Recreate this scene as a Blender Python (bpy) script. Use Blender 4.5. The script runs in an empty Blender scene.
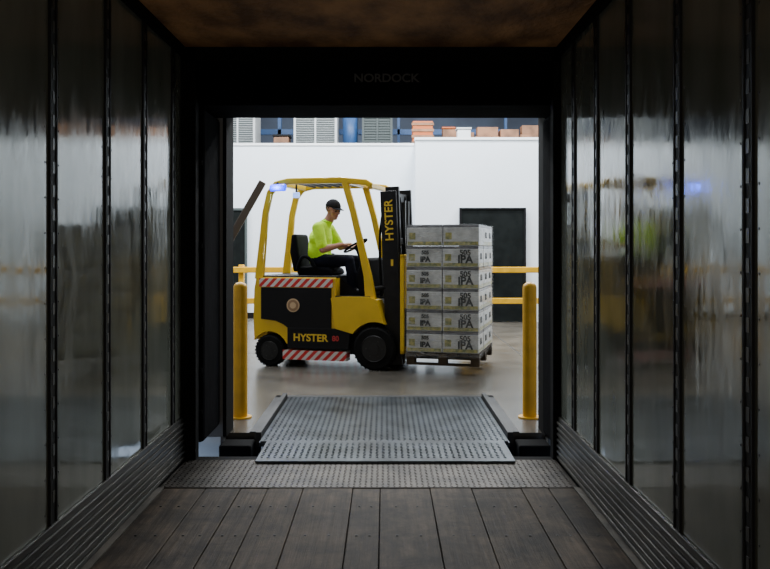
import bpy, bmesh, math, random
from mathutils import Vector, Matrix
random.seed(4)
scn = bpy.context.scene
COL = scn.collection

# ------------------------------------------------------------------ materials
def nmat(name):
    m = bpy.data.materials.new(name); m.use_nodes = True
    nt = m.node_tree; b = nt.nodes['Principled BSDF']
    return m, nt, b

def mat(name, col, rough=0.5, metal=0.0, noise=0.0, nscale=8.0, bump=0.0, bscale=30.0, spec=0.5,
        emit=None, estr=0.0, coat=0.0, stretch=None, col2=None):
    m, nt, b = nmat(name)
    b.inputs['Base Color'].default_value = (*col, 1)
    b.inputs['Roughness'].default_value = rough
    b.inputs['Metallic'].default_value = metal
    b.inputs['Specular IOR Level'].default_value = spec
    b.inputs['Coat Weight'].default_value = coat
    if emit:
        b.inputs['Emission Color'].default_value = (*emit, 1)
        b.inputs['Emission Strength'].default_value = estr
    tc = nt.nodes.new('ShaderNodeTexCoord')
    mp = nt.nodes.new('ShaderNodeMapping')
    nt.links.new(tc.outputs['Object'], mp.inputs['Vector'])
    if stretch: mp.inputs['Scale'].default_value = stretch
    if noise > 0 or col2:
        n = nt.nodes.new('ShaderNodeTexNoise'); n.inputs['Scale'].default_value = nscale
        n.inputs['Detail'].default_value = 6
        nt.links.new(mp.outputs[0], n.inputs['Vector'])
        r = nt.nodes.new('ShaderNodeValToRGB')
        r.color_ramp.elements[0].position = 0.35; r.color_ramp.elements[1].position = 0.65
        c2 = col2 if col2 else tuple(c*(1+noise) for c in col)
        c1 = col if col2 else tuple(c*(1-noise) for c in col)
        r.color_ramp.elements[0].color = (*c1, 1); r.color_ramp.elements[1].color = (*c2, 1)
        nt.links.new(n.outputs['Fac'], r.inputs[0]); nt.links.new(r.outputs[0], b.inputs['Base Color'])
    if bump > 0:
        n2 = nt.nodes.new('ShaderNodeTexNoise'); n2.inputs['Scale'].default_value = bscale
        n2.inputs['Detail'].default_value = 3
        nt.links.new(mp.outputs[0], n2.inputs['Vector'])
        bp = nt.nodes.new('ShaderNodeBump'); bp.inputs['Strength'].default_value = bump
        bp.inputs['Distance'].default_value = 0.02
        nt.links.new(n2.outputs['Fac'], bp.inputs['Height']); nt.links.new(bp.outputs[0], b.inputs['Normal'])
    return m

def stripe_mat(name, c1, c2, freq, ax=(1, 0, 1), rough=0.4):
    m, nt, b = nmat(name)
    tc = nt.nodes.new('ShaderNodeTexCoord')
    dp = nt.nodes.new('ShaderNodeVectorMath'); dp.operation = 'DOT_PRODUCT'
    dp.inputs[1].default_value = ax
    nt.links.new(tc.outputs['Object'], dp.inputs[0])
    mu = nt.nodes.new('ShaderNodeMath'); mu.operation = 'MULTIPLY'; mu.inputs[1].default_value = freq
    fr = nt.nodes.new('ShaderNodeMath'); fr.operation = 'FRACT'
    gt = nt.nodes.new('ShaderNodeMath'); gt.operation = 'GREATER_THAN'; gt.inputs[1].default_value = 0.5
    nt.links.new(dp.outputs['Value'], mu.inputs[0]); nt.links.new(mu.outputs[0], fr.inputs[0])
    nt.links.new(fr.outputs[0], gt.inputs[0])
    mx = nt.nodes.new('ShaderNodeMix'); mx.data_type = 'RGBA'
    mx.inputs[6].default_value = (*c1, 1); mx.inputs[7].default_value = (*c2, 1)
    nt.links.new(gt.outputs[0], mx.inputs[0]); nt.links.new(mx.outputs[2], b.inputs['Base Color'])
    b.inputs['Roughness'].default_value = rough
    return m

def panel_mat():
    m, nt, b = nmat('trailer_panel')
    tc = nt.nodes.new('ShaderNodeTexCoord')
    mp = nt.nodes.new('ShaderNodeMapping'); mp.inputs['Scale'].default_value = (1, 1.6, .5)
    nt.links.new(tc.outputs['Object'], mp.inputs[0])
    n = nt.nodes.new('ShaderNodeTexNoise'); n.inputs['Scale'].default_value = 2.5; n.inputs['Detail'].default_value = 8
    nt.links.new(mp.outputs[0], n.inputs['Vector'])
    r = nt.nodes.new('ShaderNodeValToRGB')
    r.color_ramp.elements[0].position = .3; r.color_ramp.elements[1].position = .7
    r.color_ramp.elements[0].color = (.13, .145, .12, 1); r.color_ramp.elements[1].color = (.21, .225, .19, 1)
    nt.links.new(n.outputs['Fac'], r.inputs[0]); nt.links.new(r.outputs[0], b.inputs['Base Color'])
    b.inputs['Metallic'].default_value = .2
    b.inputs['Specular IOR Level'].default_value = .5
    # smears and scuffs
    mp3 = nt.nodes.new('ShaderNodeMapping'); mp3.inputs['Scale'].default_value = (1, 2.2, .8)
    nt.links.new(tc.outputs['Object'], mp3.inputs[0])
    n3 = nt.nodes.new('ShaderNodeTexNoise'); n3.inputs['Scale'].default_value = 5; n3.inputs['Detail'].default_value = 10; n3.inputs['Roughness'].default_value = .75
    n3.inputs['Distortion'].default_value = .6
    nt.links.new(mp3.outputs[0], n3.inputs['Vector'])
    mr = nt.nodes.new('ShaderNodeMapRange'); mr.inputs[1].default_value = .40; mr.inputs[2].default_value = .68
    mr.inputs[3].default_value = .055; mr.inputs[4].default_value = .22
    nt.links.new(n3.outputs['Fac'], mr.inputs[0]); nt.links.new(mr.outputs[0], b.inputs['Roughness'])
    n2 = nt.nodes.new('ShaderNodeTexNoise'); n2.inputs['Scale'].default_value = 3.0; n2.inputs['Detail'].default_value = 2
    nt.links.new(mp.outputs[0], n2.inputs['Vector'])
    bp = nt.nodes.new('ShaderNodeBump'); bp.inputs['Strength'].default_value = .11; bp.inputs['Distance'].default_value = .02
    nt.links.new(n2.outputs['Fac'], bp.inputs['Height']); nt.links.new(bp.outputs[0], b.inputs['Normal'])
    return m

def wrap_mat():
    m, nt, b = nmat('stretch_wrap')
    b.inputs['Base Color'].default_value = (.75, .77, .78, 1); b.inputs['Roughness'].default_value = .22
    tc = nt.nodes.new('ShaderNodeTexCoord'); mp = nt.nodes.new('ShaderNodeMapping'); mp.inputs['Scale'].default_value = (3, 3, 14)
    nt.links.new(tc.outputs['Object'], mp.inputs[0])
    n = nt.nodes.new('ShaderNodeTexNoise'); n.inputs['Scale'].default_value = 2.5; n.inputs['Detail'].default_value = 6; n.inputs['Distortion'].default_value = 1.2
    nt.links.new(mp.outputs[0], n.inputs['Vector'])
    bp = nt.nodes.new('ShaderNodeBump'); bp.inputs['Strength'].default_value = .6; bp.inputs['Distance'].default_value = .02
    nt.links.new(n.outputs['Fac'], bp.inputs['Height']); nt.links.new(bp.outputs[0], b.inputs['Normal'])
    mr = nt.nodes.new('ShaderNodeMapRange'); mr.inputs[1].default_value = .46; mr.inputs[2].default_value = .72
    mr.inputs[3].default_value = .04; mr.inputs[4].default_value = .32
    nt.links.new(n.outputs['Fac'], mr.inputs[0])
    tr = nt.nodes.new('ShaderNodeBsdfTransparent'); mx = nt.nodes.new('ShaderNodeMixShader')
    nt.links.new(mr.outputs[0], mx.inputs[0]); nt.links.new(tr.outputs[0], mx.inputs[1]); nt.links.new(b.outputs[0], mx.inputs[2])
    nt.links.new(mx.outputs[0], nt.nodes['Material Output'].inputs['Surface'])
    return m

M = {}
M['panel'] = panel_mat()
M['wrap'] = wrap_mat()
M['post'] = mat('logistic_post_black', (0.008, 0.008, 0.008), 0.55, spec=.25)
M['slot'] = mat('slot_metal', (0.07, 0.07, 0.065), 0.4, 0.6)
M['edge'] = mat('floor_edge_worn', (0.08, 0.07, 0.055), 0.6, 0, 0.5, 6)
M['scuff'] = mat('scuff_liner', (0.05, 0.048, 0.042), 0.38, 0.6, 0.4, 6, 0.1, 20, stretch=(1, .3, 1))
M['tceil'] = mat('trailer_ceiling_brown', (0.17, 0.075, 0.024), 0.65, 0, 0, 3.0, 0.6, 22, col2=(0.58, 0.29, 0.11), stretch=(1.4, .7, 1))
M['frame'] = mat('rear_frame_black', (0.005, 0.005, 0.005), 0.8, 0.0, spec=.1)
M['foam'] = mat('dock_seal_vinyl', (0.004, 0.004, 0.005), 0.95, 0, 0.3, 5, 0.2, 12, spec=.04)
M['thresh'] = mat('threshold_steel', (0.040, 0.034, 0.028), 0.45, 0.8, 0.5, 5)
M['lev'] = mat('leveler_steel', (0.075, 0.087, 0.098), 0.32, 0.8, 0.4, 4)
M['curb'] = mat('curb_dark', (0.025, 0.025, 0.025), 0.5, 0.4, 0.3)
M['conc'] = mat('concrete_floor', (0.060, 0.053, 0.043), 0.27, 0, 0, 1.6, 0.05, 18, col2=(0.115, 0.104, 0.086))
M['joint'] = mat('floor_joint', (0.02, 0.02, 0.02), 0.7)
M['white'] = mat('white_partition', (0.78, 0.85, 0.92), 0.6, 0, 0.03, 1.0)
M['whitetrim'] = mat('white_trim', (0.85, 0.88, 0.9), 0.5)
M['farwall'] = mat('far_wall', (0.05, 0.07, 0.11), 0.7, 0, 0.3, 0.8)
M['bldg'] = mat('building_wall', (0.16, 0.16, 0.16), 0.7, 0, .1, 2)
M['gaplight'] = mat('gap_daylight_pale', (0.75, 0.8, 0.85), 0.7, 0, .1, 2)  # pale colour stands in for daylight showing through the pad gap
M['sidewall'] = mat('warehouse_side', (0.22, 0.22, 0.22), 0.7, 0, .1, 2)
M['yellow'] = mat('forklift_yellow', (0.74, 0.47, 0.006), 0.33, 0, 0.05, 5, coat=0.2)
M['byellow'] = mat('bollard_yellow', (0.66, 0.36, 0.005), 0.42, 0, 0.12, 7)
M['black'] = mat('black_paint', (0.006, 0.006, 0.007), 0.5, spec=.2)
M['mast'] = mat('mast_black', (0.008, 0.008, 0.009), 0.45, 0.2, 0.3, 9, spec=.3)
M['rubber'] = mat('tire_rubber', (0.006, 0.006, 0.006), 0.8, 0, 0.3, 12, spec=.15)
M['hub'] = mat('wheel_hub', (0.022, 0.022, 0.022), 0.45, 0.5)
M['chrome'] = mat('chrome_rod', (0.5, 0.5, 0.5), 0.2, 1.0)
M['seatv'] = mat('seat_vinyl', (0.005, 0.005, 0.006), 0.8, spec=.1)
M['haz'] = stripe_mat('hazard_red_white', (0.60, 0.02, 0.02), (0.65, 0.62, 0.58), 9.0, (1, 0, -1))
M['letter'] = mat('letter_yellow', (0.75, 0.50, 0.03), 0.5)
M['letterred'] = mat('letter_red', (0.5, 0.03, 0.03), 0.5)
M['lettergrey'] = mat('letter_grey', (0.05, 0.05, 0.052), 0.6)
M['emblem'] = mat('emblem_cream', (0.60, 0.42, 0.24), 0.5)
M['blue'] = mat('blue_beacon', (0.0, 0.02, 0.9), 0.3, emit=(0.0, 0.04, 1.0), estr=3)
M['led'] = mat('work_lamp', (0.3, 0.4, 0.9), 0.3, emit=(0.25, 0.45, 1.0), estr=2)
M['skin'] = mat('skin', (0.50, 0.24, 0.15), 0.5)
M['hair'] = mat('hair_dark', (0.03, 0.018, 0.01), 0.7)
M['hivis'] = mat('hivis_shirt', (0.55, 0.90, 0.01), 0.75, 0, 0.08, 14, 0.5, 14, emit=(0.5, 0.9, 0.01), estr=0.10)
M['pants'] = mat('pants_navy', (0.009, 0.010, 0.017), 0.85, 0, 0.2, 20, .3, 16, spec=.1)
M['boot'] = mat('boots', (0.015, 0.012, 0.01), 0.5)
M['cap'] = mat('cap_dark', (0.014, 0.014, 0.018), 0.8, spec=.2)
M['eye'] = mat('eye', (0.02, 0.015, 0.01), 0.2)
M['wood'] = mat('pallet_wood', (0.05, 0.036, 0.022), 0.85, 0, 0.3, 8, spec=.2)
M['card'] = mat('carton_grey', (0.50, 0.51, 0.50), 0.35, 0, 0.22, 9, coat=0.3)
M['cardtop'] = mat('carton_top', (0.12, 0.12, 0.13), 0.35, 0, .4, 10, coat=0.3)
M['cgreen'] = mat('carton_green_print', (0.16, 0.19, 0.08), 0.35, 0, 0, 22, coat=0.3, col2=(0.48, 0.43, 0.14))
M['ctext'] = mat('carton_text', (0.008, 0.014, 0.012), 0.5)
M['hvac'] = mat('hvac_grey', (0.50, 0.53, 0.54), 0.5, 0.2)
M['hvacd'] = mat('hvac_dark', (0.05, 0.065, 0.065), 0.6)
M['pblue'] = mat('blue_paint', (0.02, 0.07, 0.19), 0.5)
M['orange'] = mat('orange_paint', (0.5, 0.12, 0.025), 0.5)
M['brown'] = mat('brown_carton', (0.26, 0.13, 0.07), 0.6, 0, 0.4, 3)
M['ddoor'] = mat('dark_door', (0.009, 0.011, 0.011), 0.9, 0, 0.2, 5, spec=.05)
M['bump'] = mat('bumper_rubber', (0.008, 0.008, 0.008), 0.9, spec=.1)

# ------------------------------------------------------------------ mesh helpers
def obj_from_bm(bm, name, m, parent=None, smooth=False, bevel=0, seg=2):
    bmesh.ops.recalc_face_normals(bm, faces=bm.faces)
    me = bpy.data.meshes.new(name); bm.to_mesh(me); bm.free()
    if m is not None: me.materials.append(m)
    o = bpy.data.objects.new(name, me); COL.objects.link(o)
    if smooth:
        for p in me.polygons: p.use_smooth = True
    if bevel > 0:
        md = o.modifiers.new('bevel', 'BEVEL'); md.width = bevel; md.segments = seg; md.limit_method = 'ANGLE'
    if parent: o.parent = parent
    return o

def add_box(bm, x0, x1, y0, y1, z0, z1):
    vs = [bm.verts.new(v) for v in [(x0,y0,z0),(x1,y0,z0),(x1,y1,z0),(x0,y1,z0),(x0,y0,z1),(x1,y0,z1),(x1,y1,z1),(x0,y1,z1)]]
    for f in [(0,3,2,1),(4,5,6,7),(0,1,5,4),(1,2,6,5),(2,3,7,6),(3,0,4,7)]:
        bm.faces.new([vs[i] for i in f])

def box(name, x0, x1, y0, y1, z0, z1, m, parent=None, bevel=0):
    bm = bmesh.new(); add_box(bm, x0, x1, y0, y1, z0, z1)
    return obj_from_bm(bm, name, m, parent, bevel=bevel)

def boxes(name, lst, m, parent=None, bevel=0):
    bm = bmesh.new()
    for b in lst: add_box(bm, *b)
    return obj_from_bm(bm, name, m, parent, bevel=bevel)

def prism(name, prof, y0, y1, m, parent=None, bevel=0):
    bm = bmesh.new()
    a = [bm.verts.new((x, y0, z)) for x, z in prof]
    b = [bm.verts.new((x, y1, z)) for x, z in prof]
    n = len(prof)
    bm.faces.new(a); bm.faces.new(b[::-1])
    for i in range(n):
        bm.faces.new([a[i], b[i], b[(i+1) % n], a[(i+1) % n]])
    bmesh.ops.triangulate(bm, faces=[f for f in bm.faces if len(f.verts) > 4])
    return obj_from_bm(bm, name, m, parent, bevel=bevel)

def strip(name, pts, t, y0, y1, m, parent=None, bevel=0.008):
    L, R = [], []
    n = len(pts)
    for i, p in enumerate(pts):
        p = Vector(p)
        d1 = (p - Vector(pts[i-1])).normalized() if i > 0 else None
        d2 = (Vector(pts[i+1]) - p).normalized() if i < n-1 else None
        d = (d1 + d2).normalized() if d1 and d2 else (d1 or d2)
        nn = Vector((-d.y, d.x))
        k = 1.0
        if d1 and d2: k = 1/max(0.5, nn.dot(Vector((-d1.y, d1.x))))
        tt = t[i] if isinstance(t, (list, tuple)) else t
        L.append(tuple(p + nn*tt/2*k)); R.append(tuple(p - nn*tt/2*k))
    return prism_quads(name, L, R, y0, y1, m, parent, bevel)

def prism_quads(name, L, R, y0, y1, m, parent, bevel):
    bm = bmesh.new(); n = len(L)
    A = [[bm.verts.new((p[0], y, p[1])) for p in S] for S in (L, R) for y in (y0, y1)]
    la, lb, ra, rb = A
    for i in range(n-1):
        bm.faces.new([la[i], la[i+1], ra[i+1], ra[i]])
        bm.faces.new([lb[i], rb[i], rb[i+1], lb[i+1]])
        bm.faces.new([la[i], lb[i], lb[i+1], la[i+1]])
        bm.faces.new([ra[i], ra[i+1], rb[i+1], rb[i]])
    bm.faces.new([la[0], ra[0], rb[0], lb[0]]); bm.faces.new([la[-1], lb[-1], rb[-1], ra[-1]])
    return obj_from_bm(bm, name, m, parent, bevel=bevel)

def add_cyl(bm, p1, p2, r1, r2=None, seg=24):
    p1 = Vector(p1); p2 = Vector(p2); r2 = r1 if r2 is None else r2
    d = p2 - p1
    mtx = Matrix.Translation((p1+p2)/2) @ d.to_track_quat('Z', 'Y').to_matrix().to_4x4()
    bmesh.ops.create_cone(bm, cap_ends=True, segments=seg, radius1=r1, radius2=r2, depth=d.length, matrix=mtx)

def cyl(name, p1, p2, r1, m, parent=None, r2=None, seg=24, bevel=0):
    bm = bmesh.new(); add_cyl(bm, p1, p2, r1, r2, seg)
    o = obj_from_bm(bm, name, m, parent, bevel=bevel)
    for p in o.data.polygons: p.use_smooth = len(p.vertices) == 4
    return o

def tube(name, pts, r, m, parent=None, res=4):
    cu = bpy.data.curves.new(name, 'CURVE'); cu.dimensions = '3D'; cu.bevel_depth = r; cu.bevel_resolution = res
    sp = cu.splines.new('NURBS'); sp.points.add(len(pts)-1)
    for i, p in enumerate(pts): sp.points[i].co = (*p, 1)
    sp.order_u = 3; sp.use_endpoint_u = True; cu.use_fill_caps = True
    o = bpy.data.objects.new(name+'_c', cu); COL.objects.link(o)
    me = bpy.data.meshes.new_from_object(o.evaluated_get(bpy.context.evaluated_depsgraph_get()))
    bpy.data.objects.remove(o)
    o = bpy.data.objects.new(name, me); COL.objects.link(o); me.materials.clear(); me.materials.append(m)
    for p in me.polygons: p.use_smooth = True
    if parent: o.parent = parent
    return o

def lathe(name, prof, center, m, parent=None, seg=40, axis='Y'):
    bm = bmesh.new(); rings = []
    for r, h in prof:
        ring = []
        for i in range(seg):
            a = 2*math.pi*i/seg
            if axis == 'Y': v = (r*math.cos(a), h, r*math.sin(a))
            else: v = (r*math.cos(a), r*math.sin(a), h)
            ring.append(bm.verts.new(Vector(v)+Vector(center)))
        rings.append(ring)
    for a, b in zip(rings, rings[1:]):
        for i in range(seg):
            bm.faces.new([a[i], a[(i+1) % seg], b[(i+1) % seg], b[i]])
    bm.faces.new(rings[0]); bm.faces.new(rings[-1])
    o = obj_from_bm(bm, name, m, parent)
    for p in o.data.polygons: p.use_smooth = len(p.vertices) == 4
    md = o.modifiers.new('es', 'EDGE_SPLIT'); md.split_angle = math.radians(35)
    return o

def text(name, s, size, mtx, m, parent=None, ext=0.002, align='CENTER', bold=0.0, sx=1.0):
    cu = bpy.data.curves.new(name, 'FONT'); cu.body = s; cu.size = size; cu.extrude = ext
    cu.align_x = align; cu.align_y = 'CENTER'; cu.offset = bold
    o = bpy.data.objects.new(name+'_t', cu); COL.objects.link(o)
    me = bpy.data.meshes.new_from_object(o.evaluated_get(bpy.context.evaluated_depsgraph_get()))
    bpy.data.objects.remove(o)
    me.transform(Matrix.Diagonal((sx, 1, 1, 1)))
    me.transform(mtx)
    me.materials.clear(); me.materials.append(m)
    o = bpy.data.objects.new(name, me); COL.objects.link(o)
    if parent: o.parent = parent
    return o

def empty(name, loc=(0,0,0), rz=0):
    e = bpy.data.objects.new(name, None); COL.objects.link(e); e.location = loc; e.rotation_euler = (0,0,rz)
    e.empty_display_size = 0.2
    return e

def face_near(x, y, z):
    return Matrix.Translation((x, y, z)) @ Matrix.Rotation(math.radians(90), 4, 'X')

# ------------------------------------------------------------------ camera
cam = bpy.data.cameras.new('camera'); co = bpy.data.objects.new('camera', cam); COL.objects.link(co)
co.location = (0, 0, 1.5); co.rotation_euler = (math.radians(90), 0, 0)
cam.sensor_width = 36; cam.lens = 800/770*36; cam.shift_y = -36.5/770; cam.clip_start = 0.05; cam.clip_end = 200
scn.camera = co

# ------------------------------------------------------------------ trailer
TX0, TX1, TY0, TY1, TZ = -1.44, 1.24, -3.0, 5.65, 2.92
def trailer_wall(name, xin, sgn, posts):
    E = empty(name)
    bm = bmesh.new()
    ys = [TY0] + posts + [TY1]
    add_box(bm, min(xin+sgn*.012, xin+sgn*.06), max(xin+sgn*.012, xin+sgn*.06), TY0, TY1, -0.05, TZ+0.05)
    for a, b in zip(ys, ys[1:]):
        add_box(bm, min(xin, xin+sgn*.012), max(xin, xin+sgn*.012), a+0.012, b-0.012, 0.0, TZ)
    obj_from_bm(bm, name+'_panels', M['panel'], E)
    bm = bmesh.new(); bs = bmesh.new()
    for p in posts:
        xi = xin - sgn*0.005
        add_box(bm, min(xi, xin), max(xi, xin), p-0.042, p+0.042, 0.02, TZ-0.02)
        xf = xin - sgn*0.010
        for q in (-0.032, 0.032):
            add_box(bm, min(xf, xin), max(xf, xin), p+q-0.006, p+q+0.006, 0.02, TZ-0.02)
        z = 0.40
        while z < TZ-0.1:
            xs = xin - sgn*0.008
            add_box(bs, min(xs, xin), max(xs, xin), p-0.012, p+0.012, z, z+0.05)
            z += 0.1016
    obj_from_bm(bm, name+'_posts', M['post'], E); obj_from_bm(bs, name+'_slots', M['slot'], E)
    bm = bmesh.new()
    for a in posts:
        for q in (-0.07, 0.07):
            z = 0.36
            while z < TZ-0.05:
                add_box(bm, min(xin-sgn*.002, xin), max(xin-sgn*.002, xin), a+q-.004, a+q+.004, z, z+.008)
                z += 0.15
    obj_from_bm(bm, name+'_rivets', M['slot'], E)
    bm = bmesh.new()
    xl = xin - sgn*0.018
    add_box(bm, min(xl, xin), max(xl, xin), TY0, TY1, 0.0, 0.31)
    z = 0.02
    while z < 0.30:
        xr = xin - sgn*0.030
        add_box(bm, min(xr, xl), max(xr, xl), TY0, TY1, z, z+0.018); z += 0.04
    obj_from_bm(bm, name+'_scuff_liner', M['scuff'], E, bevel=0.004)
    xr = xin - sgn*0.03
    box(name+'_top_rail', min(xr, xin), max(xr, xin), TY0, TY1, TZ-0.07, TZ, M['frame'], E)
trailer_wall('wall_left', TX0, -1, [-1.9+.64*i for i in range(0, 8)] + [3.46, 4.14, 4.78, 5.42])
trailer_wall('wall_right', TX1, 1, [-2.2+.62*i for i in range(0, 7)] + [2.10, 2.72, 3.38, 4.06, 4.68, 5.24])
box('wall_back', TX0-.06, TX1+.06, TY0-.06, TY0, -0.05, TZ+.05, M['panel'])
box('ceiling', TX0-.06, TX1+.06, TY0, TY1, TZ, TZ+0.05, M['tceil'])

def plank_mat():
    m, nt, b = nmat('trailer_planks')
    tc = nt.nodes.new('ShaderNodeTexCoord'); mp = nt.nodes.new('ShaderNodeMapping')
    mp.inputs['Scale'].default_value = (26, 1.2, 1)
    nt.links.new(tc.outputs['Object'], mp.inputs[0])
    n = nt.nodes.new('ShaderNodeTexNoise'); n.inputs['Scale'].default_value = 1; n.inputs['Detail'].default_value = 9
    n.inputs['Roughness'].default_value = .65
    nt.links.new(mp.outputs[0], n.inputs['Vector'])
    r = nt.nodes.new('ShaderNodeValToRGB')
    r.color_ramp.elements[0].position = .3; r.color_ramp.elements[1].position = .75
    r.color_ramp.elements[0].color = (0.020, 0.013, 0.008, 1); r.color_ramp.elements[1].color = (0.105, 0.076, 0.052, 1)
    nt.links.new(n.outputs['Fac'], r.inputs[0])
    n2 = nt.nodes.new('ShaderNodeTexNoise'); n2.inputs['Scale'].default_value = 3.2; n2.inputs['Detail'].default_value = 12; n2.inputs['Roughness'].default_value = .78
    n2.inputs['Distortion'].default_value = .4
    nt.links.new(tc.outputs['Object'], n2.inputs['Vector'])
    mr = nt.nodes.new('ShaderNodeMapRange'); mr.inputs[1].default_value = .40; mr.inputs[2].default_value = .62
    mr.inputs[3].default_value = .15; mr.inputs[4].default_value = 1.25
    nt.links.new(n2.outputs['Fac'], mr.inputs[0])
    g = nt.nodes.new('ShaderNodeNewGeometry')
    mu = nt.nodes.new('ShaderNodeMath'); mu.operation = 'MULTIPLY_ADD'; mu.inputs[1].default_value = 0.35; mu.inputs[2].default_value = -.10
    nt.links.new(g.outputs['Random Per Island'], mu.inputs[0])
    ad = nt.nodes.new('ShaderNodeMath'); ad.operation = 'ADD'
    nt.links.new(mu.outputs[0], ad.inputs[0]); nt.links.new(mr.outputs[0], ad.inputs[1])
    mx = nt.nodes.new('ShaderNodeMix'); mx.data_type = 'RGBA'; mx.blend_type = 'MULTIPLY'; mx.inputs[0].default_value = 1
    nt.links.new(r.outputs[0], mx.inputs[6]); nt.links.new(ad.outputs[0], mx.inputs[7])
    nt.links.new(mx.outputs[2], b.inputs['Base Color'])
    b.inputs['Roughness'].default_value = 0.65; b.inputs['Specular IOR Level'].default_value = .16
    b.inputs['Specular Tint'].default_value = (1, .88, .75, 1)
    bp = nt.nodes.new('ShaderNodeBump'); bp.inputs['Strength'].default_value = .4; bp.inputs['Distance'].default_value = .012
    nt.links.new(n.outputs['Fac'], bp.inputs['Height']); nt.links.new(bp.outputs[0], b.inputs['Normal'])
    return m
M['plank'] = plank_mat()
FL = empty('floor')
bm = bmesh.new(); x = TX0+0.06; bs = bmesh.new()
while x < TX1-0.07:
    w = random.choice([0.17, 0.26, 0.31, 0.22]); x2 = min(x+w, TX1-0.06)
    add_box(bm, x+.002, x2-.002, TY0, 5.0, -0.04, random.uniform(-.003, 0.0))
    for k in range(13):
        for q in (0.3, 0.7):
            add_box(bs, x+w*q-.006, x+w*q+.006, -1+k*.47, -1+k*.47+.012, -.003, .0015)
    x = x2
obj_from_bm(bm, 'floor_planks', M['plank'], FL, bevel=0.004)
obj_from_bm(bs, 'floor_screws', M['post'], FL)
box('floor_subframe', TX0-.06, TX1+.06, TY0, TY1, -0.12, -0.03, M['frame'], FL)
boxes('floor_edge_strip', [(TX0, TX0+.06, TY0, 5.0, -.04, .004), (TX1-.06, TX1, TY0, 5.0, -.04, .004)], M['edge'], FL)
def tread(bm, x0, x1, y0, y1, z, s, L=0.030, w=0.009, h=0.003):
    j = 0; y = y0+s/2
    while y < y1-s/3:
        x = x0+s/2; i = 0
        while x < x1-s/3:
            a = 0.78 if (i+j) % 2 else -0.78
            c, si = math.cos(a), math.sin(a)
            pts = [(-L/2, 0), (0, -w/2), (L/2, 0), (0, w/2)]
            lo = [bm.verts.new((x+p*c-q*si, y+p*si+q*c, z)) for p, q in pts]
            hi = [bm.verts.new((x+(p*c-q*si)*.6, y+(p*si+q*c)*.6, z+h)) for p, q in pts]
            bm.faces.new(hi)
            for k in range(4): bm.faces.new([lo[k], lo[(k+1) % 4], hi[(k+1) % 4], hi[k]])
            x += s; i += 1
        y += s; j += 1
bm = bmesh.new(); add_box(bm, TX0+.035, TX1-.035, 5.0, TY1, -0.03, 0.004)
tread(bm, TX0+.04, TX1-.04, 5.0, TY1, .004, .036, L=.026, w=.008, h=.003)
obj_from_bm(bm, 'floor_threshold_plate', M['thresh'], FL)

RF = empty('trailer_rear_frame')
boxes('frame_bars', [(TX0-.06, TX0+.10, 5.66, 5.76, -.25, 2.95), (TX1-.05, TX1+.06, 5.66, 5.76, -.25, 2.95),
       (TX0-.06, TX1+.06, 5.66, 5.76, 2.82, 3.0), (TX0-.06, TX1+.06, 5.66, 5.76, -.25, -.0)], M['frame'], RF, bevel=.006)

# ------------------------------------------------------------------ dock seal + opening
SL = empty('dock_seal'); box('pad', -1.85, -1.31, 5.78, 6.36, 0.09, 2.52, M['foam'], SL, bevel=.03)
boxes('pad_pleats', [(-1.84, -1.32, 5.77, 5.78, .3+i*.3, .33+i*.3) for i in range(7)], M['frame'], SL)
SR = empty('dock_seal.001'); box('pad', 1.25, 1.80, 5.78, 6.36, 0.03, 2.52, M['foam'], SR, bevel=.03)
boxes('pad_pleats', [(1.26, 1.79, 5.77, 5.78, .3+i*.3, .33+i*.3) for i in range(7)], M['frame'], SR)
DS = empty('dock_head_pad')
box('head_pad', -1.85, 1.80, 5.78, 6.36, 2.532, 3.3, M['foam'], DS, bevel=.012)
text('maker_letters', 'NORDOCK', 0.085, face_near(0.01, 5.776, 2.725), M['lettergrey'], DS, bold=.002, sx=1.08)
box('wall_front_left', -9, -1.29, 6.38, 6.60, -1.3, 7, M['bldg'])
box('wall_front_right', 1.30, 9, 6.38, 6.60, -1.3, 7, M['bldg'])
box('wall_front_header', -1.29, 1.30, 6.38, 6.60, 2.60, 7, M['bldg'])
box('trim_1', -1.29, -1.262, 6.365, 6.66, 0, 2.60, M['frame'])
box('trim_2', 1.275, 1.30, 6.365, 6.66, 0, 2.60, M['frame'])
box('trim_3', -1.262, 1.275, 6.365, 6.66, 2.585, 2.60, M['frame'])
box('gap_light_panel', -2.2, -1.31, 6.368, 6.379, -.9, -.005, M['gaplight'])  # pale panel added so the gap under the left pad reads as outside light

boxes('dock_floor', [(-14, -1.03, 6.50, 30, -0.3, 0), (1.02, 14, 6.50, 30, -0.3, 0), (-1.03, 1.02, 8.02, 30, -0.3, 0)], M['conc'])
boxes('floor_joints', [(-9, 9, 11.4, 11.412, .0, .0015), (-9, 9, 15.0, 15.012, 0, .0015), (-2.8, -2.788, 6.7, 17, 0, .0015), (1.9, 1.912, 6.7, 16, 0, .0015)], M['joint'])
box('ground', -15, 15, -8, 6.38, -1.35, -1.3, M['bldg'])

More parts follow.
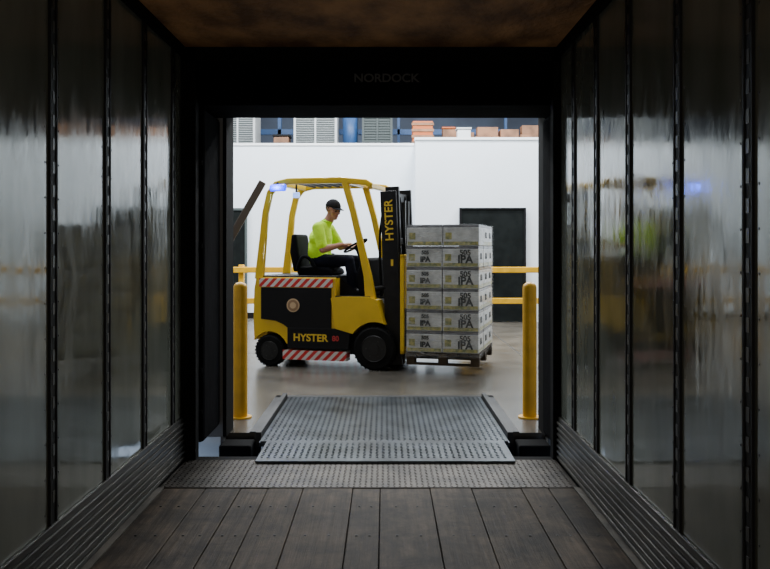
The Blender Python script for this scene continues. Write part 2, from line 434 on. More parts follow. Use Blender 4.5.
LV = empty('dock_leveler')
boxes('dock_bumpers', [(-1.28, -1.03, 6.15, 6.37, -.45, -.02), (1.03, 1.28, 6.15, 6.37, -.45, -.02)], M['bump'], LV, bevel=.015)
box('pit_base', -1.025, 1.015, 6.0, 8.015, -1.3, -0.6, M['frame'], LV)
bm = bmesh.new()
add_box(bm, -.965, .955, 6.12, 8.0, -.02, .012)
tread(bm, -.95, .94, 6.14, 7.98, .012, .045, L=.034, w=.012, h=.004)
obj_from_bm(bm, 'deck_plate', M['lev'], LV)
bm = bmesh.new()
def slope_box(bm, x0, x1, ya, za, yb, zb, t):
    vs = [bm.verts.new(v) for v in [(x0,ya,za-t),(x1,ya,za-t),(x1,yb,zb-t),(x0,yb,zb-t),(x0,ya,za),(x1,ya,za),(x1,yb,zb),(x0,yb,zb)]]
    for f in [(0,3,2,1),(4,5,6,7),(0,1,5,4),(1,2,6,5),(2,3,7,6),(3,0,4,7)]: bm.faces.new([vs[i] for i in f])
slope_box(bm, -.90, .905, 5.55, .022, 6.10, .030, .014)
tread(bm, -.89, .90, 5.60, 6.08, .028, .045, L=.034, w=.012, h=.004)
obj_from_bm(bm, 'lip_plate', M['lev'], LV)
cyl('lip_hinge', (-.95, 6.11, .008), (.94, 6.11, .008), .018, M['curb'], LV)
boxes('toe_guards', [(-1.02, -.975, 6.3, 8.0, -.28, .05), (.965, 1.01, 6.3, 8.0, -.28, .05)], M['curb'], LV, bevel=.004)
boxes('pit_angle', [(-1.10, -1.03, 6.50, 8.1, 0.0, .008), (1.02, 1.09, 6.50, 8.1, 0.0, .008), (-1.10, 1.09, 8.02, 8.1, .0, .008)], M['curb'], LV)

def bollard(name, x, y, h):
    E = empty(name, (x, y, 0))
    prof = [(.062, 0), (.062, h-.05)] + [(.062*math.cos(a), h-.05+.05*math.sin(a)) for a in [i*math.pi/2/6 for i in range(1, 6)]] + [(.004, h)]
    lathe('bollard_pipe', prof, (0, 0, 0), M['byellow'], E, 28, 'Z')
    lathe('bollard_base', [(.10, 0), (.10, .012), (.06, .014)], (0, 0, 0), M['byellow'], E, 28, 'Z')
bollard('bollard', -1.28, 7.08, 1.20); bollard('bollard.001', 1.28, 7.08, 1.20)

# ------------------------------------------------------------------ warehouse shell
boxes('wall_warehouse', [(-9, 0.72, 17.1, 17.3, 0, 3.69), (0.62, 9, 16.2, 16.4, 0, 3.69), (.62, .72, 16.4, 17.1, 0, 3.69)], M['white'])
box('wall_far', -14, 14, 22, 22.2, 0, 7, M['farwall'])
box('wall_side_left', -9.2, -9, 6.6, 22, 0, 7, M['sidewall'])
box('wall_side_right', 9, 9.2, 6.6, 22, 0, 7, M['sidewall'])
box('ceiling_warehouse', -9.2, 9.2, 6.4, 22.2, 7, 7.2, M['bldg'])
box('ceiling_partition_room', -9, 9, 17.31, 21.99, 3.5, 3.6, M['bldg'])
boxes('trim_4', [(-9, 0.62, 17.08, 17.32, 3.69, 3.74), (0.60, 9, 16.18, 16.42, 3.69, 3.74)], M['whitetrim'])
box('baseboard_back', -9, .62, 17.08, 17.1, 0, .12, M['black'])
D = empty('door_1')
box('door_leaf', 1.54, 2.80, 16.12, 16.19, 0.02, 2.28, M['ddoor'], D)
boxes('door_frame', [(1.50, 1.54, 16.10, 16.19, 0, 2.31), (2.80, 2.84, 16.10, 16.19, 0, 2.31), (1.50, 2.84, 16.10, 16.19, 2.28, 2.31)], M['black'], D)
boxes('door_push_bar', [(1.60, 1.66, 16.07, 16.12, 1.0, 1.05), (1.60, 2.2, 16.05, 16.08, 1.0, 1.05), (2.14, 2.2, 16.07, 16.12, 1.0, 1.05)], M['black'], D)
D = empty('door_2')
box('door_leaf', -3.95, -2.98, 17.02, 17.09, 0.02, 2.3, M['ddoor'], D)
boxes('door_frame', [(-4.0, -3.95, 17.0, 17.09, 0, 2.35), (-2.98, -2.94, 17.0, 17.09, 0, 2.35), (-4, -2.94, 17.0, 17.09, 2.3, 2.35)], M['hvacd'], D)

def guard_rail(name, x0, x1, y):
    E = empty(name)
    L = [(x0, x1, y-.03, y+.03, 1.03, 1.14), (x0, x1, y-.03, y+.03, .44, .55)]
    xs = x0
    while xs <= x1:
        L.append((xs-.05, xs+.05, y+.03, y+.13, 0, 1.18)); xs += 1.83
    boxes('rails_and_posts', L, M['byellow'], E, bevel=.01)
guard_rail('guard_rail', -6.4, -1.3, 15.2)
guard_rail('guard_rail.001', 1.5, 6.99, 15.2)

def louver_unit(name, x0, x1, y0, y1, z0, z1, mm, gap=.06):
    E = empty(name)
    box('casing', x0, x1, y0, y1, z0, z1, mm, E, bevel=.02)
    n = int((z1-z0-.1)/gap)
    boxes('louvers', [(x0+.05, x1-.05, y0-.02, y0, z0+.06+i*gap, z0+.06+gap*.5+i*gap) for i in range(n)], M['hvacd'], E)
    k = (x0+x1)/2
    boxes('casing_frame', [(k-.02, k+.02, y0-.035, y0, z0+.03, z1-.03), (x0, x0+.05, y0-.035, y0, z0+.03, z1-.03), (x1-.05, x1, y0-.035, y0, z0+.03, z1-.03)], mm, E)
louver_unit('condenser_unit', -3.75, -2.95, 18.2, 19.0, 3.61, 4.75, M['hvac'], .05)
louver_unit('condenser_unit.001', -2.05, -1.08, 18.0, 18.8, 3.61, 4.75, M['hvac'], .05)
louver_unit('condenser_unit.002', -.52, .17, 18.2, 19.0, 3.61, 4.65, M['hvacd'])
cyl('blue_drum', (-.80, 18.4, 3.61), (-.80, 18.4, 4.6), .17, M['pblue'])
bx = empty('orange_crate')
box('crate_body', .62, 1.08, 18.0, 18.4, 3.61, 4.36, M['orange'], bx, .02)
boxes('crate_slats', [(.60, 1.10, 17.98, 18.0, 3.7+i*.14, 3.76+i*.14) for i in range(5)], M['brown'], bx)
boxes('blue_rack', [(.3, .36, 19.4, 19.5, 3.61, 5), (2.9, 2.96, 19.4, 19.5, 3.61, 5), (-4, 3, 19.4, 19.5, 4.25, 4.38), (-2.6, -2.52, 19.4, 19.5, 3.61, 5), (-.95, -.88, 19.4, 19.5, 3.61, 5)], M['pblue'])
cb = empty('storage_tote')
box('tote_body', -2.55, -2.2, 18.3, 18.7, 3.61, 4.05, M['brown'], cb, .02); box('tote_lid', -2.57, -2.18, 18.28, 18.72, 4.05, 4.10, M['black'], cb, .01)
# heap of stored cartons on the roof of the partition room
sc = empty('stored_cartons')
L1, L2 = [], []
xs = 1.28
for i, (w_, h_) in enumerate([(.40, .42), (.34, .55), (.55, .46), (.42, .62), (.5, .5), (.45, .42), (.6, .55)]):
    L1.append((xs, xs+w_, 18.4, 18.8, 3.61, 3.61+h_)); L2.append((xs+.03, xs+w_-.03, 18.39, 18.4, 3.61+h_*.45, 3.61+h_*.55))
    if i % 2 == 0: L1.append((xs+.05, xs+w_-.02, 18.45, 18.75, 3.61+h_+.002, 3.61+h_+.22))
    xs += w_+.03
boxes('cartons', L1, M['brown'], sc, .01); boxes('carton_tape', L2, M['hvacd'], sc)
boxes('carton_lids', [(1.32, 1.62, 18.42, 18.7, 4.255, 4.29), (2.1, 2.6, 18.3, 18.39, 3.61, 4.0)], M['orange'], sc)
wb = empty('white_box')
box('box_body', 1.62, 1.92, 17.9, 18.2, 3.61, 4.15, M['whitetrim'], wb, .02); box('box_lid', 1.60, 1.94, 17.88, 18.22, 4.15, 4.20, M['hvac'], wb, .01)

G = empty('barrier_gate')
boxes('gate_post', [(-2.62, -2.46, 10.9, 11.06, 0, 1.0)], M['byellow'], G, bevel=.01)
strip('gate_arm', [(-2.54, .85), (-1.66, 2.40)], .10, 10.85, 10.89, mat('gate_arm_grey', (.05, .035, .025), .6), G)

# ------------------------------------------------------------------ forklift
TH = math.radians(15)
FX, FY = .005, 10.28
F = empty('forklift', (FX, FY, 0), -TH)
def arc(cx, cz, r, a0, a1, n):
    return [(cx+r*math.cos(math.radians(a0+(a1-a0)*i/n)), cz+r*math.sin(math.radians(a0+(a1-a0)*i/n))) for i in range(n+1)]
RW = -1.387
prof = [(-1.58, .38), (-1.60, .60), (-1.60, .95), (-1.56, 1.12), (-.50, 1.12), (-.50, .86), (-.10, .86), (0.06, .80), (0.06, .16), (-1.12, .16)]
prism('body_core', prof, -.34, .34, M['black'], F, .01)
cw = [(-1.58, .34), (-1.61, .60), (-1.60, .98), (-1.57, 1.13), (-1.10, 1.13), (-1.10, .30)] + arc(RW, .2, .245, 22, 150, 10)
prism('counterweight_near', cw, -.50, -.34, M['yellow'], F, .015)
prism('counterweight_far', cw, .34, .50, M['yellow'], F, .015)
prism('counterweight_rear', [(-1.58, .30), (-1.63, .60), (-1.62, .98), (-1.59, 1.14), (-1.45, 1.14), (-1.45, .30)], -.42, .42, M['yellow'], F, .02)
for s, nm in ((-1, 'near'), (1, 'far')):
    a, b = sorted((s*.50, s*.34))
    prism('side_frame_'+nm, [(-1.12, .24), (-1.12, 1.13), (-.50, 1.13), (-.50, .24)], a, b, M['yellow'], F, .01)
    a, b = sorted((s*.52, s*.49))
    prism('battery_panel_'+nm, [(-1.50, .60), (-1.50, 1.0), (-.56, 1.0), (-.56, .49), (-1.13, .49), (-1.20, .54), (-1.30, .58)], a, b, M['black'], F, .008)
    a, b = sorted((s*.522, s*.49))
    prism('hazard_strip_top_'+nm, [(-1.52, 1.01), (-1.52, 1.115), (-.54, 1.115), (-.54, 1.01)], a, b, M['haz'], F)
    prism('skirt_panel_'+nm, [(-1.14, .24), (-1.14, .50), (-.31, .50), (-.33, .24)], a, b, M['black'], F, .006)
    a, b = sorted((s*.525, s*.36))
    prism('hazard_step_'+nm, [(-1.20, .10), (-1.20, .215), (-.36, .215), (-.36, .10)], a, b, M['haz'], F)
    fp = [(-.50, .50), (-.56, .88), (-.42, .90), (-.08, .90), (.04, .86), (.12, .60)] + arc(0, .27, .325, 65, 148, 10)
    a, b = sorted((s*.53, s*.30))
    prism('front_fender_'+nm, fp, a, b, M['yellow'], F, .012)
boxes('seat_deck', [(-1.56, -.50, -.48, .48, 1.115, 1.15)], M['black'], F, .01)
boxes('floor_plate', [(-.52, -.06, -.50, .50, .86, .905)], M['black'], F, .005)
lathe('emblem', [(.085, .0), (.085, -.006), (.001, -.006)], (-1.06, -.521, .78), M['emblem'], F)
lathe('emblem_ring', [(.070, .0), (.070, -.004), (.001, -.004)], (-1.06, -.527, .78), mat('emblem_brown', (.30, .18, .09), .5), F)
lathe('emblem_center', [(.04, .0), (.04, -.003), (.001, -.003)], (-1.06, -.531, .78), M['emblem'], F)
text('side_letters', 'HYSTER', .125, face_near(-.83, -.524, .375), M['letter'], F, bold=.003, sx=1.05)
text('side_letters_model', '80', .09, face_near(-.50, -.524, .375), M['letterred'], F, bold=.002)
def wheel(nm, cx, r, y0, y1, s):
    o = -1 if s < 0 else 1
    prof = [(r*.55, y0), (r*.9, y0), (r*.985, y0+.02), (r, y0+.045), (r, y1-.045), (r*.985, y1-.02), (r*.9, y1), (r*.55, y1)]
    lathe('tire_'+nm, prof, (cx, 0, r), M['rubber'], F)
    yo = y0 if s < 0 else y1
    lathe('rim_'+nm, [(r*.60, yo+o*.004), (r*.58, yo+o*.010), (r*.50, yo-o*.02), (r*.26, yo-o*.025), (r*.24, yo+o*.01), (r*.05, yo+o*.012)], (cx, 0, r), M['hub'], F)
    bm = bmesh.new()
    for i in range(6):
        a = i*math.pi/3
        add_cyl(bm, (cx+r*.38*math.cos(a), yo-o*.03, r+r*.38*math.sin(a)), (cx+r*.38*math.cos(a), yo+o*.004, r+r*.38*math.sin(a)), r*.05, seg=6)
    obj_from_bm(bm, 'lug_nuts_'+nm, M['slot'], F)
    bm = bmesh.new()
    for i in range(28):
        a = i*2*math.pi/28
        v0 = len(bm.verts)
        add_box(bm, -.012, .012, y0+.01, y1-.01, r-.01, r+.004)
        bm.verts.ensure_lookup_table()
        R = Matrix.Rotation(a, 4, 'Y')
        for v in bm.verts[v0:]: v.co = R @ v.co + Vector((cx, 0, r))
    obj_from_bm(bm, 'tread_'+nm, M['rubber'], F)
wheel('front_near', 0, .27, -.54, -.34, -1); wheel('front_far', 0, .27, .34, .54, 1)
wheel('rear_near', RW, .20, -.51, -.35, -1); wheel('rear_far', RW, .20, .35, .51, 1)
cyl('front_axle', (0, -.4, .27), (0, .4, .27), .07, M['black'], F); cyl('rear_axle', (RW, -.4, .2), (RW, .4, .2), .05, M['black'], F)
for s, nm in ((-1, 'near'), (1, 'far')):
    a, b = sorted((s*.49, s*.42))
    strip('guard_side_'+nm, [(-1.545, 1.10), (-1.51, 1.45), (-1.46, 1.95), (-1.40, 2.20), (-1.31, 2.31), (-1.15, 2.345), (-.45, 2.345), (-.12, 2.31), (-.05, 2.27)],
          [.12, .10, .08, .078, .078, .078, .078, .075, .06], a, b, M['yellow'], F, .015)
    strip('guard_front_leg_'+nm, [(-.40, 2.33), (-.29, 1.95), (-.17, 1.45), (-.10, 1.15), (-.06, .85)], [.085, .08, .085, .10, .14], a, b, M['yellow'], F, .015)
boxes('guard_cross_bars', [(-1.32, -1.24, -.45, .45, 2.29, 2.35), (-.40, -.32, -.45, .45, 2.30, 2.36), (-.11, -.05, -.45, .45, 2.24, 2.30)], M['yellow'], F, .01)
boxes('guard_slats', [(-1.14+i*.115, -1.10+i*.115, -.43, .43, 2.325, 2.365) for i in range(7)], M['black'], F)
cyl('blue_lamp_bracket', (-1.28, -.50, 2.33), (-1.28, -.50, 2.26), .012, M['black'], F)
cyl('blue_lamp', (-1.36, -.53, 2.26), (-1.16, -.53, 2.26), .045, M['blue'], F, bevel=.01)
boxes('work_lamp', [(-1.12, -1.04, -.40, -.33, 2.14, 2.21)], M['led'], F, .015)
cyl('rear_lamp_bracket', (-1.08, -.36, 2.20), (-1.08, -.36, 2.33), .012, M['black'], F)
prism('seat_cushion', [(-1.12, 1.15), (-1.12, 1.26), (-.68, 1.25), (-.62, 1.20), (-.64, 1.15)], -.25, .25, M['seatv'], F, .03)
strip('seat_back', [(-1.12, 1.20), (-1.17, 1.45), (-1.17, 1.68)], [.12, .12, .07], -.23, .23, M['seatv'], F, .03)
boxes('seat_armrests', [(-1.10, -.80, .29, .35, 1.38, 1.43), (-1.08, -1.04, .29, .35, 1.15, 1.38)], M['seatv'], F, .012)
tube('hip_restraint', [(-1.10, -.27, 1.22), (-1.06, -.28, 1.40), (-.92, -.28, 1.38), (-.86, -.27, 1.25)], .022, M['seatv'], F)
prism('dash_cowl', [(-.24, .90), (-.27, 1.18), (-.20, 1.38), (-.10, 1.36), (-.05, .90)], -.38, .38, M['seatv'], F, .02)
tube('steering_column', [(-.22, 0, 1.10), (-.31, 0, 1.35), (-.37, 0, 1.49)], .035, M['seatv'], F)
def torus(name, c, R, r, axis, m, parent):
    bm = bmesh.new(); q = Vector(axis).to_track_quat('Z', 'Y'); rings = []
    for i in range(36):
        a = 2*math.pi*i/36; ring = []
        for j in range(10):
            b = 2*math.pi*j/10
            v = Vector(((R+r*math.cos(b))*math.cos(a), (R+r*math.cos(b))*math.sin(a), r*math.sin(b)))
            ring.append(bm.verts.new(q @ v + Vector(c)))
        rings.append(ring)
    for i in range(36):
        for j in range(10):
            bm.faces.new([rings[i][j], rings[(i+1) % 36][j], rings[(i+1) % 36][(j+1) % 10], rings[i][(j+1) % 10]])
    return obj_from_bm(bm, name, m, parent, smooth=True)
SWC = Vector((-.40, 0, 1.53)); SWA = Vector((-.5, 0, .86)).normalized()
torus('steering_wheel', SWC, .165, .014, SWA, M['seatv'], F)
sd = Vector((.86, 0, .5))
bm = bmesh.new()
for a in (0, 120, 240):
    v = sd*math.cos(math.radians(a)) + Vector((0, 1, 0))*math.sin(math.radians(a))
    add_cyl(bm, SWC-SWA*.03, SWC+v*.165, .010, seg=8)
add_cyl(bm, SWC-SWA*.05, SWC, .035, seg=16)
obj_from_bm(bm, 'steering_spokes', M['seatv'], F)
bm = bmesh.new()
for i in range(3):
    add_cyl(bm, (-.18, -.32+i*.07, 1.34), (-.24, -.32+i*.07, 1.50), .008, seg=8); bmesh.ops.create_uvsphere(bm, u_segments=10, v_segments=8, radius=.018, matrix=Matrix.Translation((-.24, -.32+i*.07, 1.51)))
obj_from_bm(bm, 'hydraulic_levers', M['black'], F)
for s, nm in ((-1, 'near'), (1, 'far')):
    a, b = sorted((s*.43, s*.36))
    strip('mast_outer_'+nm, [(.225, .07), (.145, 2.20)], .20, a, b, M['mast'], F, .006)
    a, b = sorted((s*.355, s*.29))
    strip('mast_inner_'+nm, [(.255, .07), (.175, 2.26)], .17, a, b, M['mast'], F, .006)
    cyl('lift_cylinder_'+nm, (.17, s*.24, .12), (.10, s*.24, 1.75), .04, M['mast'], F)
    cyl('lift_rod_'+nm, (.10, s*.24, 1.75), (.08, s*.24, 2.16), .02, M['chrome'], F)
    cyl('tilt_cylinder_'+nm, (-.16, s*.40, .96), (.12, s*.40, 1.02), .035, M['black'], F)
    tube('mast_hose_'+nm, [(.22, s*.15, .4), (.18, s*.15, 1.4), (.14, s*.15, 2.12), (.19, s*.15, 2.2), (.25, s*.15, 2.1), (.33, s*.15, 1.0)], .014, M['rubber'], F)
    tube('mast_hose_outer_'+nm, [(.05, s*.36, .9), (.02, s*.38, 1.4), (.04, s*.36, 1.9), (.10, s*.30, 2.14)], .016, M['rubber'], F)
    boxes('chain_'+nm, [(.27, .29, s*.09-.02, s*.09+.02, .5, 2.1)], M['slot'], F)
boxes('mast_cross_members', [(.08, .22, -.42, .42, 2.08, 2.19), (.10, .20, -.42, .42, 1.55, 1.63), (.12, .25, -.42, .42, .60, .70), (.14, .30, -.42, .42, .09, .20)], M['mast'], F, .006)
mm = Matrix(((0, -1, 0, 0), (0, 0, -1, 0), (1, 0, 0, 0), (0, 0, 0, 1)))
text('mast_letters', 'HYSTER', .145, Matrix.Translation((.165, -.433, 1.84)) @ Matrix.Rotation(-math.radians(2.1), 4, 'Y') @ mm, M['letter'], F, bold=.002)
boxes('mast_sticker', [(.185, .215, -.4325, -.43, 1.28, 1.36)], M['letter'], F)
boxes('carriage_plate', [(.335, .385, -.50, .50, .30, .42), (.335, .385, -.50, .50, .66, .76), (.335, .385, -.40, -.32, .3, .76), (.335, .385, .32, .40, .3, .76)], M['mast'], F, .006)
boxes('load_backrest', [(.335, .385, -.57, -.52, .22, 1.42), (.335, .385, .52, .57, .22, 1.42), (.335, .385, -.57, .57, 1.37, 1.42), (.335, .385, -.57, .57, .22, .27)] +
      [(.34, .38, -.37+i*.185, -.345+i*.185, .27, 1.37) for i in range(5)], M['yellow'], F, .008)
for s, nm in ((-1, 'near'), (1, 'far')):
    yc = s*.27
    boxes('fork_'+nm, [(.385, .415, yc-.06, yc+.06, .16, .78), (.385, 1.25, yc-.06, yc+.06, .16, .20)], M['mast'], F, .006)

# ------------------------------------------------------------------ palletised load (rides on the forks)
PL = empty('beer_case_pallet', (FX, FY, 0), -TH)
PX0, PX1, PY0, PY1 = .42, 1.295, -.60, .60
L = []
for i in range(7):
    a = PX0 + i*(PX1-PX0-.09)/6; L.append((a, a+.09, PY0, PY1, .235, .255))
for i in range(3):
    a = PY0 + i*(PY1-PY0-.12)/2
    L.append((PX0, PX1, a, a+.12, .215, .235)); L.append((PX0, PX1, a, a+.12, .105, .122))
    for xx in (PX0, (PX0+PX1)/2-.05, PX1-.10): L.append((xx, xx+.10, a, a+.12, .122, .215))
boxes('pallet', L, M['wood'], PL)
ZT = 1.78
H = (ZT-.258)/6
cs, tp, gr = bmesh.new(), bmesh.new(), bmesh.new()
nx, ny = 2, 3
for k in range(6):
    z0 = .257+k*H
    for i in range(nx):
        for j in range(ny):
            w = (PX1-PX0)/nx; d = (PY1-PY0)/ny
            jx = random.uniform(-.004, .004); jy = random.uniform(-.006, .006)
            x0, x1 = PX0+i*w+.004+jx, PX0+(i+1)*w-.004+jx; y0, y1 = PY0+j*d+.004+jy, PY0+(j+1)*d-.004+jy
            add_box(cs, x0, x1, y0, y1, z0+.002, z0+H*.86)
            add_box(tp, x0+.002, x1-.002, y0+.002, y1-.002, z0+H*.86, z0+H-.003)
            if j == 0:
                add_box(gr, x0+.01, x1-.01, y0-.0015, y0, z0+.010, z0+H*.20)
                add_box(gr, x0+.03, x0+w*.24, y0-.0015, y0, z0+H*.30, z0+H*.62)
                if k == 5: continue
                sx_ = .62 if i else .52
                text('case_print_%d_%d' % (k, i), 'IPA', .125 if i else .085, face_near(x0+w*sx_, y0-.002, z0+H*.36), M['ctext'], PL, bold=.005)
                text('case_logo_%d_%d' % (k, i), '505', .09 if i else .06, face_near(x0+w*sx_, y0-.002, z0+H*.68), M['ctext'], PL, bold=.003)
            if i == nx-1:
                add_box(gr, x1, x1+.0015, y0+.01, y1-.01, z0+.010, z0+H*.20)
                my = Matrix(((0, 0, 1, x1+.002), (1, 0, 0, (y0+y1)/2), (0, 1, 0, z0+H*.5), (0, 0, 0, 1)))
                text('case_end_print_%d_%d' % (k, j), 'IPA', .10, my, M['ctext'], PL, bold=.003)
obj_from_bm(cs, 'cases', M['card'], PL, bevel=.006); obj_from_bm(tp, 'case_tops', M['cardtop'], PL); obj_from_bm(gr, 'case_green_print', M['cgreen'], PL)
bm = bmesh.new()
e = .010
cor = [(PX0-e*.6, PY0-e), (PX1+e, PY0-e), (PX1+e, PY1+e), (PX0-e*.6, PY1+e)]
rows = []
for zi in range(25):
    z = .20+(ZT+.004-.20)*zi/24; row = []
    for a in range(4):
        p, q = Vector(cor[a]), Vector(cor[(a+1) % 4])
        for t in range(10):
            v = p.lerp(q, t/10); row.append(bm.verts.new((v.x, v.y+random.uniform(-.002, .002), z+random.uniform(-.004, .004))))
    rows.append(row)
for r0, r1 in zip(rows, rows[1:]):
    for i in range(40): bm.faces.new([r0[i], r0[(i+1) % 40], r1[(i+1) % 40], r1[i]])
bm.faces.new(rows[-1])
obj_from_bm(bm, 'stretch_wrap', M['wrap'], PL, smooth=False)

# ------------------------------------------------------------------ driver
DR = empty('forklift_driver', (FX, FY, 0), -TH)
def capsule(bm, p1, p2, r1, r2, sy=1.0):
    tmp = bmesh.new()
    for p, r in ((p1, r1), (p2, r2)):
        bmesh.ops.create_icosphere(tmp, subdivisions=3, radius=r, matrix=Matrix.Translation(p) @ Matrix.Diagonal((1, sy, 1, 1)))
    res = bmesh.ops.convex_hull(tmp, input=tmp.verts)
    junk = [g for g in res['geom_interior'] + res['geom_unused'] if isinstance(g, bmesh.types.BMVert)]
    bmesh.ops.delete(tmp, geom=junk, context='VERTS')
    me = bpy.data.meshes.new('t'); tmp.to_mesh(me); tmp.free(); bm.from_mesh(me); bpy.data.meshes.remove(me)

def grow(name, bones, voxel, mats, parent, smooth=4):
    bm = bmesh.new()
    for b in bones: capsule(bm, b[0], b[1], b[2], b[3], b[5] if len(b) > 5 else 1.0)
    me = bpy.data.meshes.new(name); bm.to_mesh(me); bm.free()
    o = bpy.data.objects.new(name, me); COL.objects.link(o)
    r = o.modifiers.new('r', 'REMESH'); r.mode = 'VOXEL'; r.voxel_size = voxel
    s = o.modifiers.new('s', 'SMOOTH'); s.iterations = smooth; s.factor = .5
    me2 = bpy.data.meshes.new_from_object(o.evaluated_get(bpy.context.evaluated_depsgraph_get()))
    bpy.data.objects.remove(o)
    me2.materials.clear(); labs = list(mats.keys())
    for l in labs: me2.materials.append(mats[l])
    for p in me2.polygons:
        c = p.center; best = None; bl = 0
        for b in bones:
            a = Vector(b[0]); d = Vector(b[1])-a; sy = b[5] if len(b) > 5 else 1.0
            cc = Vector((c.x, a.y+(c.y-a.y)/sy, c.z)) if sy != 1 else c
            L2 = d.length_squared
            t = max(0, min(1, (cc-a).dot(d)/L2)) if L2 > 1e-9 else 0
            e = (cc-(a+d*t)).length - (b[2]+(b[3]-b[2])*t)
            if best is None or e < best: best = e; bl = labs.index(b[4])
        p.material_index = bl; p.use_smooth = True
    o = bpy.data.objects.new(name, me2); COL.objects.link(o); o.parent = parent
    return o

B = []
P = lambda x, y, z: (x, y, z)
B += [(P(-.90, 0, 1.345), P(-.895, 0, 1.44), .125, .150, 'shirt', 1.35),
      (P(-.895, 0, 1.44), P(-.88, 0, 1.62), .150, .145, 'shirt', 1.35),
      (P(-.88, 0, 1.62), P(-.85, 0, 1.74), .145, .10, 'shirt', 1.6),
      (P(-.835, -.16, 1.77), P(-.835, .16, 1.77), .075, .075, 'shirt'),
      (P(-.83, 0, 1.79), P(-.79, 0, 1.835), .085, .066, 'shirt'),
      (P(-.79, 0, 1.83), P(-.74, 0, 1.92), .060, .056, 'skin')]
B += [(P(-.88, -.07, 1.335), P(-.88, .07, 1.335), .120, .120, 'pants')]
for s in (-1, 1):
    hx, kx = -.84, -.44
    B += [(P(hx, s*.10, 1.325), P(kx, s*.15, 1.34), .100, .068, 'pants'),
          (P(kx, s*.15, 1.34), P(-.41, s*.15, 1.18), .068, .068, 'pants'),
          (P(-.41, s*.15, 1.18), P(-.40, s*.15, .99), .068, .055, 'pants'),
          (P(-.40, s*.15, .99), P(-.38, s*.15, .965), .050, .048, 'boot'),
          (P(-.40, s*.15, .945), P(-.26, s*.16, .94), .036, .033, 'boot')]
def arm(s, sh, el, wr):
    sh, el, wr = Vector(sh), Vector(el), Vector(wr)
    mid = sh.lerp(el, .80)
    out = [(sh, mid, .080, .070, 'shirt'), (mid, el, .046, .044, 'skin'), (el, el.lerp(wr, .35), .045, .044, 'skin'), (el.lerp(wr, .35), wr, .044, .028, 'skin')]
    rim = SWC + Vector((0, s*.142, 0)) + sd*(-.085)
    rimdir = (Vector((0, s, 0))*(.085/.165) + sd*(.142/.165)).normalized()
    up = SWA
    inn = (SWC-rim).normalized()
    palm1 = rim + up*.030 - inn*.004
    for q in (-.022, 0, .022):
        out.append((wr+rimdir*q*.4, palm1+rimdir*q, .018, .013, 'skin'))
    for k, (q, ln) in enumerate(((-.033, .82), (-.011, .95), (.011, 1.0), (.033, .92))):
        k0 = palm1+rimdir*q
        k1 = k0 + (inn*.034 - up*.006)*ln
        k2 = k1 + (inn*.006 - up*.028)*ln
        k3 = k2 + (-inn*.020 - up*.012)*ln
        out += [(k0, k1, .0092, .0088, 'skin'), (k1, k2, .0088, .0082, 'skin'), (k2, k3, .0082, .0075, 'skin')]
    t0 = wr.lerp(palm1, .35)+rimdir*.020
    t1 = t0 + rimdir*.030 - up*.018 + inn*.006; t2 = t1 + rimdir*.016 + inn*.020 - up*.008
    out += [(t0, t1, .012, .0105, 'skin'), (t1, t2, .0105, .009, 'skin')]
    return out
B += arm(-1, (-.84, -.21, 1.755), (-.75, -.29, 1.48), (-.525, -.17, 1.545))
B += arm(1, (-.84, .21, 1.755), (-.70, .28, 1.51), (-.525, .17, 1.545))
grow('body', B, .0075, {'shirt': M['hivis'], 'skin': M['skin'], 'pants': M['pants'], 'boot': M['boot']}, DR, 3)
HB = [(P(-.012, 0, .035), P(-.005, 0, .035), .088, .088, 'skin', .85),
      (P(-.035, 0, .04), P(-.03, 0, .03), .082, .078, 'hair', .9),
      (P(.01, 0, .0), P(.022, 0, -.045), .070, .052, 'skin', .85),
      (P(.045, 0, -.078), P(.05, 0, -.078), .026, .024, 'skin', 1.2),
      (P(-.02, -.045, -.04), P(.04, -.02, -.078), .022, .020, 'skin'), (P(-.02, .045, -.04), P(.04, .02, -.078), .022, .020, 'skin'),
      (P(.078, 0, .022), P(.100, 0, -.014), .010, .0135, 'skin'),
      (P(.088, -.012, -.018), P(.088, .012, -.018), .009, .009, 'skin'),
      (P(.070, -.030, .032), P(.070, .030, .032), .014, .014, 'skin'),
      (P(.074, -.016, -.045), P(.074, .016, -.045), .0085, .0085, 'lip'),
      (P(.072, -.014, -.057), P(.072, .014, -.057), .009, .009, 'lip'),
      (P(-.02, 0, -.05), P(-.045, 0, -.13), .052, .055, 'skin')]
for s in (-1, 1):
    HB += [(P(-.008, s*.076, .018), P(-.012, s*.082, -.012), .015, .010, 'skin', .5),
           (P(-.012, s*.072, .03), P(-.010, s*.072, .0), .013, .011, 'hair'),
           (P(.045, s*.045, -.015), P(.045, s*.043, -.012), .022, .022, 'skin')]
HM = {'skin': M['skin'], 'hair': M['hair'], 'lip': mat('lips', (.40, .16, .12), .5)}
hd = empty('head', (-.705, 0, 1.985)); hd.parent = DR; hd.rotation_euler = (0, math.radians(14), math.radians(-28)); hd.scale = (1.1, 1.1, 1.1)
grow('head_surface', HB, .004, HM, hd, 3)
bm = bmesh.new()
for s in (-1, 1): bmesh.ops.create_uvsphere(bm, u_segments=12, v_segments=8, radius=.011, matrix=Matrix.Translation((.076, s*.030, .012)))
obj_from_bm(bm, 'eyes', M['eye'], hd, smooth=True)
bm = bmesh.new()
bmesh.ops.create_uvsphere(bm, u_segments=28, v_segments=16, radius=.1, matrix=Matrix.Translation((-.014, 0, .048)) @ Matrix.Diagonal((1.02, .86, .92, 1)))
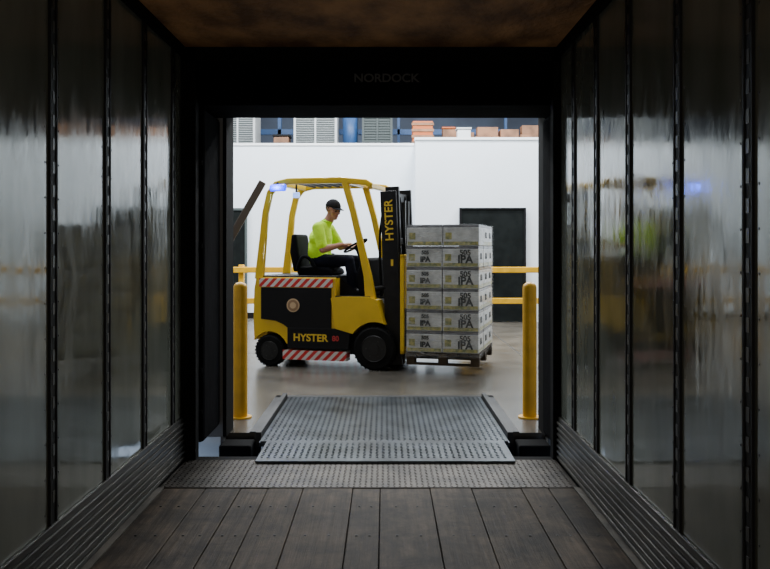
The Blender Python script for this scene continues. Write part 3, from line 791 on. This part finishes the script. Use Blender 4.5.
bmesh.ops.delete(bm, geom=[v for v in bm.verts if v.co.z < .042], context='VERTS')
n = 14
ring0 = []; ring1 = []
for i in range(n+1):
    a = math.radians(-62+124*i/n)
    ring0.append(bm.verts.new((-.014+.098*math.cos(a), .082*math.sin(a), .050)))
    ring1.append(bm.verts.new((-.014+.098*math.cos(a)+.075*math.cos(a)**.8, .082*math.sin(a)*.98, .040-.004*abs(math.sin(a)))))
for i in range(n): bm.faces.new([ring0[i], ring1[i], ring1[i+1], ring0[i+1]])
o = obj_from_bm(bm, 'cap', M['cap'], hd, smooth=True)
so = o.modifiers.new('s', 'SOLIDIFY'); so.thickness = .004
torus('shirt_collar', (-.79, 0, 1.845), .064, .013, (.25, 0, 1), M['hivis'], DR)

# ------------------------------------------------------------------ lights
def area(name, loc, sx, sy, power, col=(1, .97, .93), rot=(0, 0, 0)):
    l = bpy.data.lights.new(name, 'AREA'); l.shape = 'RECTANGLE'; l.size = sx; l.size_y = sy; l.energy = power; l.color = col
    o = bpy.data.objects.new(name, l); COL.objects.link(o); o.location = loc; o.rotation_euler = rot
    return o
k = 0
for yy, pw in ((9.5, 140), (12.5, 310), (15.0, 400)):
    for xx in (-5, -1.5, 1.5, 5):
        area('high_bay_lamp' + ('' if k == 0 else '.%03d' % k), (xx, yy, 6.7), 1.4, .6, pw, (.93, .97, 1.0)); k += 1
area('back_bay_lamp', (0, 19.0, 6.8), 6, .6, 130)
l = bpy.data.lights.new('blue_spotter', 'POINT'); l.energy = 5; l.color = (.02, .12, 1); l.shadow_soft_size = .04
o = bpy.data.objects.new('blue_spotter', l); COL.objects.link(o); o.parent = F; o.location = (-1.26, -.62, 2.26)
area('trailer_fill_light', (0, -2.0, .7), .5, .35, 45, (1, .92, .80), rot=(math.radians(128), 0, 0))  # unseen fill light added behind the camera to brighten ceiling and walls
w = bpy.data.worlds.new('world'); scn.world = w; w.use_nodes = True
w.node_tree.nodes['Background'].inputs[0].default_value = (.6, .75, 1, 1); w.node_tree.nodes['Background'].inputs[1].default_value = 2.0
